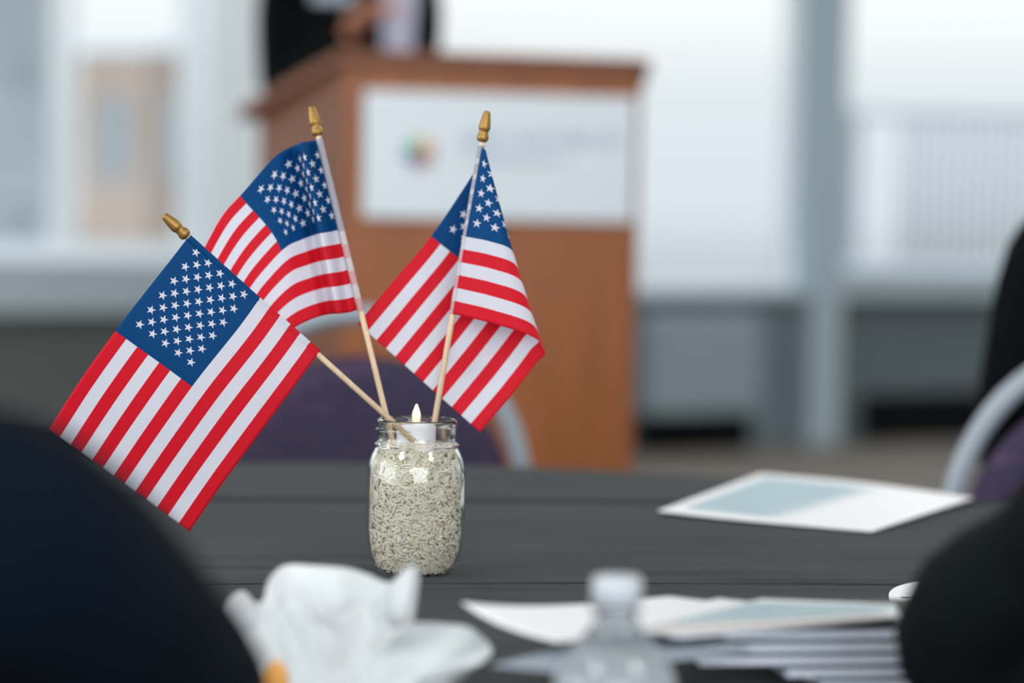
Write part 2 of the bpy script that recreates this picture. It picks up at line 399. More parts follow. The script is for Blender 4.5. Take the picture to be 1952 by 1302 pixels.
# ================================================================== TABLE
TC = Vector((-.10, 1.995, 0)); TR = .85
t = thing('banquet_table', 'round banquet table hidden under the black tablecloth', 'table', (TC.x, TC.y, 0))
lathe('tabletop', [(TR-.012, TZ-.030), (TR-.006, TZ-.026), (TR-.006, TZ-.008), (TR-.012, TZ-.004)], M_woodd, t, 96)
for sx_ in (-1, 1):
    for sy_ in (-1, 1):
        tube('leg', [(sx_*.42, sy_*.3, TZ-.03), (sx_*.46, sy_*.34, .0)], .014, M_steel, t)
    tube('stretcher', [(sx_*.445, -.32, .25), (sx_*.445, .32, .25)], .010, M_steel, t)
# cloth: rows follow the pressed fold lines
fang = math.atan(.134); fa = Vector((math.cos(fang), math.sin(fang), 0)); fb = Vector((-math.sin(fang), math.cos(fang), 0))
def bof(px, py): return (PZ(px, py, TZ+.0026)-TC).dot(fb)
creases = [(bof(976, 1114), .0013, .0022), (bof(976, 957), .0032, .0055)]
creases.append((creases[0][0]-.55, .001, .003))
rows = [i*.008-TR for i in range(int(2*TR/.008)+1)]
for b0, _, w in creases: rows += [b0+k*w*.35 for k in range(-12, 13)]
rows = sorted(set(round(min(max(r, -TR+.0006), TR-.0006), 5) for r in rows))
rr = [rows[0]]
for r in rows[1:]:
    if r-rr[-1] > .0004: rr.append(r)
rows = rr
def cloth_z(a, b):
    z = 0
    for b0, h, w in creases:
        d = b-b0-.0012*math.sin(a*9)
        z += h*math.exp(-((d-w)/w)**2) - h*1.2*math.exp(-((d)/(w*.55))**2)
    f = .5+.5*noise.noise(Vector((a*1.2, b*2.2, 4)))
    wr = noise.noise(Vector((a*3.2+2*b, b*38, 1.7)))*.00075 + noise.noise(Vector((a*6+4, b*70, 3.1)))*.0004
    near = math.exp(-((b-creases[0][0]-.03)/.09)**2)
    z += wr*(1.0+8*near*f) + noise.noise(Vector((a*1.5, b*2.5, 9)))*.0006
    return z
NC = 150; vs = []; fs = []; base_idx = []
for b in rows:
    hw = math.sqrt(max(TR*TR-b*b, 0))
    for k in range(NC+1):
        # denser towards the rim
        s = math.sin((k/NC-.5)*PI)
        a = hw*s
        edge = max(0, math.sqrt(a*a+b*b)-(TR-.02))/.02
        p = TC + fa*a + fb*b
        vs.append((p.x, p.y, TZ + .0026 + cloth_z(a, b)*(1-edge) - .0015*edge*edge))
nr = len(rows); w1 = NC+1
for j in range(nr-1):
    for k in range(NC): fs.append((j*w1+k, j*w1+k+1, (j+1)*w1+k+1, (j+1)*w1+k))
loop = [k for k in range(w1)] + [j*w1+NC for j in range(1, nr)] + [(nr-1)*w1+k for k in range(NC-1, -1, -1)] + [j*w1 for j in range(nr-2, 0, -1)]
prev = loop; L = len(loop)
for zi, dz in enumerate((.004, .012, .03, .08, .16, .27, .40, .54, .68)):
    cur = []
    for i, ix in enumerate(loop):
        x, y, z = vs[ix]; d = Vector((x-TC.x, y-TC.y, 0)); ang = math.atan2(d.y, d.x)
        amp = min(dz/.5, 1)*.045
        rad = TR + .004*min(1, (zi+1)/3) + amp*(.5+.5*math.sin(ang*17+1.3*math.sin(ang*3))) + dz*.05
        cur.append(len(vs)); vs.append((TC.x+math.cos(ang)*rad, TC.y+math.sin(ang)*rad, TZ+.001-dz))
    for i in range(L): fs.append((prev[i], cur[i], cur[(i+1) % L], prev[(i+1) % L]))
    prev = cur
tag(pyd('tablecloth', vs, fs, M_cloth), 'black cotton tablecloth with pressed fold lines covering the round table', 'tablecloth')
CT = TZ+.0030                     # resting height on the cloth

# ================================================================== JAR, RICE, CANDLE
J = PZ(790, 1089, CT)
def jar_out(z):
    pts = [(0, .0285), (.002, .0312), (.006, .0340), (.014, .0378), (.024, .0402), (.036, .0413), (.060, .0412), (.083, .0408), (.091, .0396), (.098, .0370), (.103, .0345), (.106, .0333), (.127, .0332)]
    T = [p[0] for p in pts]; P = [p[1] for p in pts]
    return spl(T, P, z)
def thread(z, a):
    h = 0
    # one helix of a turn and three quarters
    for k in (0, 1):
        zc = .1215 - .0068*(a/(2*PI)) - .0068*k
        f = 1.0
        if k == 0: f = min(1, a/.5)
        if k == 1: f = min(1, max(0, (2*PI-.3-a)/.5))
        h += f*.0026*math.exp(-((z-zc)/.0013)**2)
    h += .0022*math.exp(-((z-.1065)/.0013)**2)       # bead under the thread
    return h
zs = [.0, .0008, .002, .004, .007, .011, .016, .022, .03, .04, .05, .06, .07, .077, .083, .087, .091, .0945, .098, .101, .103]
zs += [.1035+.0005*k for k in range(0, 44)] 
prof_o = [(jar_out(z), z) for z in zs]
zi = [.1254-.003*k for k in range(0, 9)] + [.098, .095, .091, .087, .083, .07, .055, .04, .028, .02, .014, .010, .007, .0045, .0030]
def jar_in(z):
    return max(.001, jar_out(max(z, .002)) - .0026 - max(0, (.004-z))*.8)
prof_i = [(jar_in(z), z) for z in zi]
prof = [(.0012, .0012), (.012, .0010), (.024, .0006), (.0272, 0)] + prof_o + [(.0327, .1268), (.0318, .1275), (.0309, .1268)] + prof_i + [(.015, .0026), (.001, .0026)]
t_jar = thing('mason_jar', 'clear glass mason jar with threaded neck holding rice and flags', 'jar', J)
def jrf(r, z, a):
    if z > .1035 and r > .0325: return r + thread(z, a % (2*PI))
    return r
lathe('glass_body', prof, M_glass, t_jar, 128, rfun=jrf, close=True)
# rice: one packed mass of grains
M_rice = mat('rice_grains', srgb(226, 218, 196), .5, 0, Subsurface_Weight=.15, Subsurface_Radius=(.002, .002, .0015))
def _rice():
    m = M_rice; b = m.node_tree.nodes['Principled BSDF']; g = nd(m, 'ShaderNodeNewGeometry')
    cr = nd(m, 'ShaderNodeValToRGB'); lk(m, g.outputs['Random Per Island'], cr.inputs[0]); e = cr.color_ramp.elements
    e[0].color = srgb(240, 226, 204); e[1].color = srgb(254, 247, 236)
    q = e.new(.012); q.color = srgb(196, 158, 112); q = e.new(.03); q.color = srgb(244, 231, 210); q = e.new(.6); q.color = srgb(251, 243, 228)
    pass
    lk(m, cr.outputs[0], b.inputs['Base Color'])
_rice()
RTOP = .1035
def rice_r(z): return jar_in(z) - .0014
vs = []; fs = []
def add_grain(c, d, nrm, L_, r_):
    d = d.normalized(); x = nrm.normalized(); y = d.cross(x).normalized(); x = y.cross(d)
    b0 = len(vs); prof_g = ((-1, 0), (-.8, .62), (-.3, 1), (.3, 1), (.8, .62), (1, 0)); n = 6
    vs.append(c-d*L_)
    for t_, rr_ in prof_g[1:-1]:
        for k in range(n): vs.append(c+d*(t_*L_)+(x*math.cos(2*PI*k/n)*.8+y*math.sin(2*PI*k/n))*rr_*r_)
    vs.append(c+d*L_); last = len(vs)-1
    for k in range(n): fs.append((b0, b0+1+(k+1) % n, b0+1+k))
    for j in range(3):
        for k in range(n):
            a = b0+1+j*n; fs.append((a+k, a+(k+1) % n, a+n+(k+1) % n, a+n+k))
    for k in range(n): fs.append((last, b0+1+3*n+k, b0+1+3*n+(k+1) % n))
for i in range(7600):
    z = random.uniform(.0036, RTOP-.001) if i % 12 else random.uniform(.0033, .012); a = random.uniform(0, 2*PI)
    nv = Vector((math.cos(a), math.sin(a), 0)); dep = random.choice((0, .0009, .0018, .0028))
    r_ = rice_r(z) + .0003 - dep
    tang = Vector((-math.sin(a), math.cos(a), 0))
    th = random.gauss(0, .75) if random.random() < .75 else random.uniform(-1.6, 1.6)
    d = tang*math.cos(th) + Vector((0, 0, 1))*math.sin(th) + nv*random.uniform(-.09, .09)
    add_grain(nv*r_+Vector((0, 0, z)), d, nv, random.uniform(.0026, .0037), random.uniform(.00075, .00095))
for i in range(500):             # grains on the glass floor, near its rim
    a = random.uniform(0, 2*PI); r_ = rice_r(.0035)-random.uniform(0, .009)
    add_grain(Vector((r_*math.cos(a), r_*math.sin(a), .0037)), Vector((random.uniform(-1, 1), random.uniform(-1, 1), random.uniform(-.05, .05))), Vector((0, 0, 1)), .003, .00085)
for i in range(1500):            # loose top layer
    a = random.uniform(0, 2*PI); r_ = math.sqrt(random.random())*(rice_r(RTOP)-.001)
    z = RTOP + random.uniform(-.001, .0012) - .05*r_*r_*8
    d = Vector((random.uniform(-1, 1), random.uniform(-1, 1), random.uniform(-.3, .3)))
    add_grain(Vector((r_*math.cos(a), r_*math.sin(a), z)), d, Vector((0, 0, 1)), random.uniform(.0026, .0034), .0009)
rice = pyd('rice', vs, fs, M_rice)
# solid heart of the heap, just under the outer grains
bm = bmesh.new(); bm.from_mesh(rice.data)
lathe_bm(bm, [(.001, .0036), (rice_r(.0045)-.0030, .0038)] + [(rice_r(z)-.0036, z) for z in (.012, .02, .03, .045, .06, .075, .085, .092, .098, RTOP-.003)] + [(.001, RTOP-.0015)], 48)
bm.to_mesh(rice.data); bm.free()
for p in rice.data.polygons: p.use_smooth = True
rice.location = J
tag(rice, 'white rice grains filling the glass jar to below its neck', 'rice', kind='stuff')
# tealight
t = thing('led_tealight', 'white battery tealight with glowing flame tip resting on the rice', 'candle', J + Vector((-.0010, .006, RTOP-.0005)))
lathe('casing', [(.0150, 0), (.0163, .001), (.0165, .004), (.0165, .0172), (.0158, .0190), (.0140, .0200), (.0100, .0208), (.0045, .0209), (.0034, .0202), (.0030, .0190)], M_plastic, t, 64)
lathe('flame_tip', [(.0030, .0185), (.0033, .0215), (.0036, .0245), (.0035, .0275), (.0028, .0305), (.0018, .0330), (.0011, .0350), (.0005, .0362)], M_flame, t, 32)

# ================================================================== FLAGS
def hand_flag(label, top, rim, bottom_z, grid_fn, nS, nV, sleeve_mat, hoist_a, hoist_b):
    """top: point under the finial, rim: a lower point of the stick"""
    d = (rim-top).normalized(); k = (bottom_z-top.z)/d.z; end = top+d*k
    t = thing('hand_flag', label, 'flag', end, 0, 'small flags standing in the jar')
    loc = lambda p: p-end
    up = -d
    bm = bmesh.new(); tube_bm(bm, [loc(end), loc(top + up*.004)], .0024, 16); from_bm('stick', bm, M_stick, t)
    F = Matrix.Translation(loc(top)) @ frame_to(up)
    fp = [(.0022, -.0004), (.0036, .0002), (.0048, .0018), (.0051, .0036), (.0045, .0056), (.0039, .0076), (.0040, .0092), (.0047, .0104), (.0050, .0114), (.0049, .0126), (.0045, .0160), (.0036, .0210), (.0029, .0243), (.0024, .0253), (.0012, .0257)]
    lathe('finial', fp, M_gold, t, 32, M=F)
    # cloth
    vs = []; uvs = []; fs = []
    for j in range(nV+1):
        for i in range(nS+1):
            p, u = grid_fn(i/nS, j/nV); vs.append(loc(p)); uvs.append((u, j/nV))
    for j in range(nV):
        for i in range(nS): fs.append((j*(nS+1)+i, j*(nS+1)+i+1, (j+1)*(nS+1)+i+1, (j+1)*(nS+1)+i))
    o = pyd('cloth', vs, fs, M_flag, t)
    ul = o.data.uv_layers.new(name='UVMap')
    for l in o.data.loops: ul.data[l.index].uv = uvs[l.vertex_index]
    sd = o.modifiers.new('thickness', 'SOLIDIFY'); sd.thickness = .00018; sd.offset = 0
    # sleeve wrapped round the stick
    vs = []; uvs = []; fs = []; n = 20; m_ = 30
    ax = frame_to(-(hoist_b-hoist_a))
    for j in range(m_+1):
        c = loc(hoist_a.lerp(hoist_b, j/m_))
        for k in range(n):
            a = 2*PI*k/n; q = (ax.to_3x3() @ Vector((math.cos(a), math.sin(a), 0)))*(.0029+.0002*math.sin(j*1.7+k)*(.5))
            vs.append(c+q); uvs.append((.03*abs(math.sin(a/2)), j/m_))
    for j in range(m_):
        for k in range(n): fs.append((j*n+k, j*n+(k+1) % n, (j+1)*n+(k+1) % n, (j+1)*n+k))
    o = pyd('sleeve', vs, fs, sleeve_mat, t)
    ul = o.data.uv_layers.new(name='UVMap')
    for l in o.data.loops: ul.data[l.index].uv = uvs[l.vertex_index]
    o['label'] = 'flag hem glued round the stick'
    return t
def surf(us_rows, Vk):
    """us_rows: per control row list of (s, px, py, Y, u)"""
    def f(s, v):
        P = []
        for row in us_rows:
            T = [q[0] for q in row]
            P.append(spl(T, [Vector((q[1], q[2], q[3], q[4])) for q in row], s))
        r = spl(Vk, P, v)
        return PY(r[0], r[1], r[2]), max(0.0, min(1.0, r[3]))
    return f
# --- front flag, stick leaning far left
tp = PY(357, 451, 1.945); rm = PY(748, 804, J.y-.0165)
d1 = (rm-tp)
def on_stick(tp, rm, py):       # point of a stick at image row py
    lo, hi = -1.0, 3.0
    for _ in range(50):
        k = (lo+hi)/2; p = tp.lerp(rm, k); q = CM.inverted() @ p; yy = 651 - q.y/(-q.z)*FPX
        if yy < py: lo = k
        else: hi = k
    return tp.lerp(rm, lo)
ha, hb = on_stick(tp, rm, 453), on_stick(tp, rm, 674)
Y0, Y1 = ha.y, hb.y
rows1 = [
 [(0, 361, 449, Y0-.001, 0), (.06, 345, 470, Y0-.003, .06), (.5, 220, 631, Y0-.016, .5), (.75, 155, 722, Y0-.010, .75), (1, 93, 819, Y0+.006, 1)],
 [(0, 496, 567, (Y0+Y1)/2-.001, 0), (.06, 481, 589, (Y0+Y1)/2-.004, .06), (.5, 366, 737, (Y0+Y1)/2-.020, .5), (.75, 300, 830, (Y0+Y1)/2-.016, .75), (1, 237, 922, (Y0+Y1)/2-.004, 1)],
 [(0, 611, 668, Y1-.001, 0), (.06, 595, 690, Y1-.004, .06), (.5, 489, 834, Y1-.014, .5), (.75, 424, 922, Y1-.016, .75), (1, 361, 1013, Y1-.010, 1)]]
hand_flag('hand flag on the stick leaning furthest left, cloth held out flat', tp, rm, CT+.083, surf(rows1, [0, 7/13, 1]), 80, 60, M_flag, ha, hb)
# --- middle flag, arched
tp = PY(607, 259, 2.035); rm = PY(739, 804, J.y+.003)
ha, hb = on_stick(tp, rm, 265), on_stick(tp, rm, 594)
A_ = ha.y; B_ = hb.y; Md = (A_+B_)/2
rows2 = [
 [(0, 609, 266, A_, 0), (.05, 598, 268, A_+.004, .04), (.13, 573, 272, A_-.013, .12), (.18, 566, 275, A_+.014, .19), (.3, 530, 294, A_+.006, .30), (.5, 458, 373, A_-.012, .5), (.6, 430, 403, A_-.016, .6), (.75, 395, 462, A_-.016, .75), (1, 345, 575, A_-.010, 1)],
 [(0, 648, 437, Md, 0), (.05, 638, 440, Md+.003, .04), (.13, 610, 445, Md-.012, .13), (.18, 602, 447, Md+.014, .20), (.3, 577, 456, Md+.010, .29), (.5, 536, 479, Md-.004, .5), (.6, 507, 510, Md-.008, .6), (.75, 476, 550, Md-.010, .75), (1, 425, 650, Md-.006, 1)],
 [(0, 683, 590, B_, 0), (.05, 668, 595, B_+.003, .05), (.13, 643, 598, B_-.012, .14), (.18, 635, 598, B_+.014, .21), (.3, 606, 604, B_+.010, .31), (.5, 556, 628, B_-.002, .5), (.6, 535, 645, B_-.005, .6), (.75, 515, 680, B_-.006, .75), (1, 485, 760, B_, 1)]]
hand_flag('middle hand flag with cloth arching left behind the front flag', tp, rm, CT+.045, surf(rows2, [0, 7/13, 1]), 140, 60, M_ghost, ha, hb)
# --- right flag, folded back on itself
tp = PY(919, 270, 2.015); rm = PY(829, 800, J.y+.0225)
ha, hb = on_stick(tp, rm, 277), on_stick(tp, rm, 599)
A_ = ha.y; B_ = hb.y; Md = A_*.46+B_*.54
rows3 = [
 [(0, 919, 280, A_-.003, 0), (.12, 922, 284, A_-.006, .03), (.3, 925, 291, A_+.002, .06), (.36, 921, 300, A_+.020, .10), (.6, 822, 450, A_+.034, .5), (.8, 752, 534, A_+.026, .75), (1, 682, 617, A_+.014, 1)],
 [(0, 888, 451, Md-.003, 0), (.12, 933, 460, Md-.014, .10), (.3, 979, 483, Md-.004, .22), (.36, 982, 500, Md+.014, .28), (.6, 944, 556, Md+.034, .5), (.8, 876, 643, Md+.026, .75), (1, 807, 728, Md+.012, 1)],
 [(0, 863, 598, B_-.003, 0), (.12, 940, 617, B_-.020, .17), (.3, 1027, 650, B_-.014, .37), (.36, 1036, 664, B_-.002, .42), (.6, 1020, 695, B_+.014, .52), (.8, 974, 755, B_+.016, .75), (1, 915, 824, B_+.008, 1)]]
hand_flag('right hand flag with cloth folded round behind its stick', tp, rm, CT+.045, surf(rows3, [0, 7/13, 1]), 140, 60, M_ghost, ha, hb)

# ================================================================== PAPERS
def sheet(name, cs, m, label, cat, group=None, curl=None, nu=40, nv=24, thick=.0006, parent=None):
    """cs: four world corners (u0v0, u1v0, u1v1, u0v1)"""
    c0 = (cs[0]+cs[1]+cs[2]+cs[3])/4
    vs = []; uv = []; fs = []
    for j in range(nv+1):
        for i in range(nu+1):
            u, v = i/nu, j/nv
            p = cs[0]*(1-u)*(1-v)+cs[1]*u*(1-v)+cs[2]*u*v+cs[3]*(1-u)*v
            if curl: p = p + curl(u, v)
            vs.append(p-c0); uv.append((u, v))
    for j in range(nv):
        for i in range(nu): fs.append((j*(nu+1)+i, j*(nu+1)+i+1, (j+1)*(nu+1)+i+1, (j+1)*(nu+1)+i))
    o = pyd(name, vs, fs, m, parent); ul = o.data.uv_layers.new(name='UVMap')
    for l in o.data.loops: ul.data[l.index].uv = uv[l.vertex_index]
    sd = o.modifiers.new('thickness', 'SOLIDIFY'); sd.thickness = thick; sd.offset = 1
    o.location = c0
    if label: tag(o, label, cat, group)
    return o
# far programme
zt = CT+.001
cs = [PZ(1254, 980, zt), PZ(1662, 1014, zt), PZ(1856, 950, zt+.004), PZ(1450, 908, zt+.003)]
sheet('programme', cs, M_paper, 'printed programme lying alone on the cloth right of the jar', 'paper',
      curl=lambda u, v: Vector((0, 0, .006*max(0, u-.6)**2*6*(1-v)*0 + .004*math.sin(u*PI)*v*v + .003*(1-u)**3)))
# booklets of the near stack
ft = math.atan(.16); fx = Vector((math.cos(ft), math.sin(ft), 0)); fy = Vector((-math.sin(ft), math.cos(ft), 0))
pl = PZ(1338, 1320, CT)
RS = Matrix(((fx.x, fy.x, 0), (fx.y, fy.y, 0), (0, 0, 1)))
names = ['lowest', 'second from the bottom', 'middle one', 'second from the top', 'topmost']
lefts = [.078, .055, -.002, .003, .0]
for i in range(5):
    z0 = CT + i*.0082
    t = thing('booklet', 'white paged booklet in the near right stack, %s of the booklets' % names[i], 'booklet', pl + fx*lefts[i] + Vector((0, 0, i*.0082)), ft, 'booklets in the near right stack')
    w_ = .225-lefts[i]*.6
    box('pages', (w_/2, .052, .0032), (w_, .104, .0048), M_pageedge, t, bv=.0003)
    box('cover', (w_/2-.001, .059, .0068), (w_+.002, .104, .0024), M_cover, t, bv=.0002)  # thick black cover puts the shade of the gap between booklets into colour
    box('cover', (w_/2-.001, .059, .0005), (w_+.002, .11, .0008), M_cover, t, bv=.0002)
zt = CT+.0435
def rc(L, F, N): return [L, N, F+N-L, F]
W_ = rc(PZ(880, 1180, zt+.004), PZ(1275, 1138, zt), PZ(1060, 1224, zt))
def curlL(u, v): return Vector((0, 0, .010*max(0, 1-v*1.2-0*u)**2*max(0, 1-u*1.1)**2))
ls = sheet('leaflet', [W_[0], W_[1], W_[2]+Vector((.06, 0, 0)), W_[3]], M_white, 'plain white leaflet with curled left tip on top of the booklet stack', 'paper', 'leaflets spread over the booklets', curl=lambda u, v: Vector((0, 0, .010*(1-u)**3*(1-v)**3)))
W2 = [p + Vector((.004, -.004, -.011)) for p in (PZ(925, 1200, zt+.011), PZ(1075, 1250, zt), PZ(1420, 1225, zt), PZ(1290, 1150, zt))]
W2 = [Vector((p.x, p.y, zt-.0042 if p.x > .12 else zt-.010)) for p in W2]
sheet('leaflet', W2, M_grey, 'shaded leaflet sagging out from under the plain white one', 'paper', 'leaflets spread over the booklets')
B2 = [PZ(1130, 1190, zt+.0012), PZ(1300, 1216, zt+.0012), PZ(1690, 1182, zt+.0012), PZ(1372, 1142, zt+.0012)]
sheet('leaflet', B2, M_white, 'white leaflet whose far corner peeks out left of the printed one', 'paper', 'leaflets spread over the booklets')
Cc = [PZ(1320, 1175, zt+.0022), PZ(1500, 1190, zt+.0022), PZ(1640, 1165, zt+.0022), PZ(1532, 1148, zt+.0022)]
sheet('leaflet', Cc, M_white, 'white leaflet whose far corner peeks out right of the printed one', 'paper', 'leaflets spread over the booklets')
B1 = [PZ(1140, 1203, zt+.0034), PZ(1330, 1207, zt+.0034), PZ(1712, 1160, zt+.0034), PZ(1452, 1143, zt+.0034)]
B1 = [PZ(1160, 1160, zt+.0034), PZ(1290, 1212, zt+.0034), PZ(1716, 1174, zt+.0034), PZ(1700, 1155, zt+.0034)]
B1 = [PZ(1150, 1212, zt+.0034), PZ(1716, 1176, zt+.0034), PZ(1706, 1154, zt+.0034), PZ(1452, 1143, zt+.0034)]
sheet('leaflet', B1, M_paper2, 'pale blue printed leaflet lying topmost on the booklet stack', 'paper', 'leaflets spread over the booklets')
# rounded card by the right sleeve
bm = bmesh.new(); cc = PZ(1878, 1150, CT+.0004); n = 60
ring = []
for k in range(n):
    a = 2*PI*k/n; e_ = 2.3
    x = abs(math.cos(a))**(2/e_)*math.copysign(1, math.cos(a))*.075; y = abs(math.sin(a))**(2/e_)*math.copysign(1, math.sin(a))*.11
    ring.append(bm.verts.new((x, y, 0)))
f = bm.faces.new(ring); r_ = bmesh.ops.extrude_face_region(bm, geom=[f]); bmesh.ops.translate(bm, verts=[v for v in r_['geom'] if isinstance(v, bmesh.types.BMVert)], vec=(0, 0, .0012))
t = thing('rounded_card', 'white rounded card beside the dark sleeve at the right', 'card', cc, -.1)
from_bm('card', bm, M_white, t, False)
q = PZ(1737, 1141, CT+.002)-cc
box('printed_line', (q.x, q.y, .0016), (.016, .002, .0002), M_cover, t, bv=0)

# ================================================================== NAPKIN
def crumple(outline, basepts, Y, n=120, m=46, amp=.010, seed=0, yb=0., twist=0.):
    vs = []; fs = []
    T = [i/(len(outline)-1) for i in range(len(outline))]; TB = [i/(len(basepts)-1) for i in range(len(basepts))]
    O = [Vector((a[0], a[1], (a[2] if len(a) > 2 else 0))) for a in outline]; Bp = [Vector((a[0], a[1], (a[2] if len(a) > 2 else 0))) for a in basepts]
    for j in range(m+1):
        q = j/m
        for i in range(n+1):
            s = i/n; a = spl(TB, Bp, s); b = spl(T, O, s); p = a.lerp(b, q)
            fold = math.sin(s*11+seed+q*1.2)*.5+noise.noise(Vector((s*5+seed, q*2.2, seed*1.7)))*1.5+(.4-abs(noise.noise(Vector((s*4+seed, q*2.5, seed*2.7))))*1.6)*.5
            dep = Y + yb*(1-q) + p.z + amp*fold*(.3+q*.9)
            P = PY(p.x, p.y, dep); P.z = max(P.z, CT+.001)
            P += Vector((0, 0, 1))*noise.noise(Vector((s*9, q*7, seed+5)))*.0012
            P.z = max(P.z, CT+.001)
            vs.append(P)
    for j in range(m):
        for i in range(n): fs.append((j*(n+1)+i, j*(n+1)+i+1, (j+1)*(n+1)+i+1, (j+1)*(n+1)+i))
    return vs, fs
nap = thing('paper_napkin', 'crumpled white paper napkin standing on the cloth in the foreground', 'napkin', PZ(640, 1300, CT))
def napsheet(name, *a, **k):
    vs, fs = crumple(*a, **k); o = pyd(name, [v-nap.location for v in vs], fs, M_napkin, nap)
    sd = o.modifiers.new('thickness', 'SOLIDIFY'); sd.thickness = .0008
    sb = o.modifiers.new('smooth', 'SUBSURF'); sb.levels = 1; sb.render_levels = 1
napsheet('folded_sheet', [(425, 1170, 0), (436, 1142, .0), (462, 1128, .01), (486, 1150, .0), (503, 1142, 0), (512, 1108, 0), (540, 1080, .01), (590, 1076, 0), (650, 1080, -.01), (700, 1094, 0), (742, 1110, .01), (765, 1090, 0), (785, 1080, -.01), (800, 1092, 0), (796, 1140, 0), (788, 1196, 0)],
         [(530, 1330), (545, 1400), (600, 1410), (660, 1410), (720, 1400), (780, 1300)], 1.55, seed=1, yb=-.02)
napsheet('folded_sheet', [(455, 1210, 0), (500, 1190, 0), (540, 1150, 0), (590, 1140, 0), (640, 1170, 0), (690, 1150, 0), (740, 1190, 0), (770, 1230, 0)],
         [(530, 1330), (560, 1400), (620, 1410), (680, 1410), (740, 1400), (780, 1380)], 1.52, seed=4, amp=.014, yb=-.03)
napsheet('folded_flap', [(700, 1230, .01), (760, 1196, 0), (830, 1188, 0), (890, 1196, .0), (925, 1218, 0), (938, 1240, 0), (915, 1264, -.01), (860, 1280, -.02), (800, 1292, -.02)],
         [(690, 1300), (695, 1330), (705, 1360), (715, 1380), (730, 1390), (740, 1395), (750, 1398), (770, 1395), (780, 1380)], 1.50, seed=7, amp=.005)
p = PY(528, 1285, 1.44)
bm = bmesh.new(); bmesh.ops.create_icosphere(bm, subdivisions=3, radius=1)
hz = (p.z-CT)/2+.004
for v in bm.verts:
    k = 1+.12*noise.noise(v.co*2.3); v.co = Vector((v.co.x*.0075*k, v.co.y*.007*k, v.co.z*hz*k))
o = from_bm('cheese_stick', bm, M_orange); o.location = (p.x, p.y, CT+hz*1.02)
tag(o, 'small orange stick of food against the left foot of the napkin', 'food')

# ================================================================== WATER BOTTLE
bp_ = PY(1172, 1300, 1.34); bp_.z = CT
topz = PY(1172, 1100, 1.34).z - CT
t = thing('water_bottle', 'small clear plastic water bottle with white cap in the foreground', 'bottle', bp_)
H = topz
pr = [(.026, 0), (.032, .002), (.0345, .007), (.0345, .012), (.0338, .014), (.0345, .016), (.0345, H-.064), (.0338, H-.057), (.0300, H-.048), (.0225, H-.038), (.0158, H-.030), (.0122, H-.025), (.0115, H-.015), (.0115, H-.006)]
lathe('bottle_body', pr, M_pet, t, 64)
lathe('water', [(max(.001, r-.0012), z+.0012) for r, z in pr if z < H-.044], M_water, t, 64)
def capr(r, z, a): return r + (.0003*math.cos(a*40) if .0002 < z-(H-.014) < .012 else 0)
lathe('cap', [(.0128, H-.015), (.0136, H-.0145), (.0138, H-.004), (.0134, H-.001), (.0120, H), (.001, H)], M_cap, t, 120, rfun=capr)
lathe('neck_ring', [(.0120, H-.0185), (.0150, H-.0182), (.0150, H-.0168), (.0120, H-.0165)], M_pet, t, 48)
M_label = noisy('pale_blue_label', srgb(206, 222, 230), srgb(190, 210, 222), 40, .4)
lathe('paper_label', [(.0347, .017), (.0351, .0172), (.0351, H-.0640), (.0346, H-.0635)], M_label, t, 64)

# ================================================================== CHAIRS
def chair(label, loc, rz):
    """local: back at y=0 plane facing -y camera side, seat towards +y"""
    t = thing('banquet_chair', label, 'chair', loc, rz, 'banquet chairs round the table')
    a, zc, b = .219, .655, .245
    pts = [(-a-.002, .02, .45), (-a, .01, .55)] + [(-a*math.cos(PI*k/28), 0, zc+b*math.sin(PI*k/28)) for k in range(29)] + [(a, .01, .55), (a+.002, .02, .45)]
    tube('back_frame', pts, .0135, M_tube, t, 14, flat=.8, up=Vector((0, 1, 0)))
    # padded back panel below an open crescent
    vs = []; fs = []; nx, nz = 36, 24
    for side in (-1, 1):
        for j in range(nz+1):
            for i in range(nx+1):
                u = -1+2*i/nx; x = u*(a-.016)
                ztop = min(.655+.19*math.sqrt(max(0, 1-u*u)), zc+(b-.012)*math.sqrt(max(0, 1-(x/(a-.004))**2)))
                q = j/nz; z = .50*(1-q)+ztop*q
                th = .026*(max(0, 1-abs(u)**6))**.5*(max(0, 1-abs(2*q-1)**8))**.5+.004
                vs.append((x, side*th*.8, z))
    o_ = (nx+1)*(nz+1)
    for s in (0, 1):
        for j in range(nz):
            for i in range(nx):
                q = s*o_+j*(nx+1)+i; f_ = (q, q+1, q+nx+2, q+nx+1); fs.append(f_ if s == 0 else f_[::-1])
    ed = [i for i in range(nx+1)] + [j*(nx+1)+nx for j in range(1, nz+1)] + [nz*(nx+1)+i for i in range(nx-1, -1, -1)] + [j*(nx+1) for j in range(nz-1, 0, -1)]
    for k in range(len(ed)): A, B = ed[k], ed[(k+1) % len(ed)]; fs.append((B, A, A+o_, B+o_))
    pyd('backrest', vs, fs, M_purple, t)
    s_ = box('seat', (0, .24, .445), (.42, .42, .06), M_purple, t, bv=.025); s_.modifiers[0].segments = 4
    box('seat_frame', (0, .24, .405), (.40, .40, .02), M_tube, t)
    for sx_ in (-1, 1):
        tube('leg', [(sx_*.221, .02, .45), (sx_*.215, .03, .40), (sx_*.21, -.04, .0)], .0115, M_tube, t)
        tube('leg', [(sx_*.195, .43, .40), (sx_*.20, .45, .0)], .0115, M_tube, t)
    return t
pc = PY(690, 600, 3.2)
chair('purple speckled banquet chair with grey hoop back, behind the jar', (pc.x, 3.2, 0), .05)
chair('purple speckled banquet chair at the right edge, behind the lone programme', (.752, 2.9, 0), -.10)

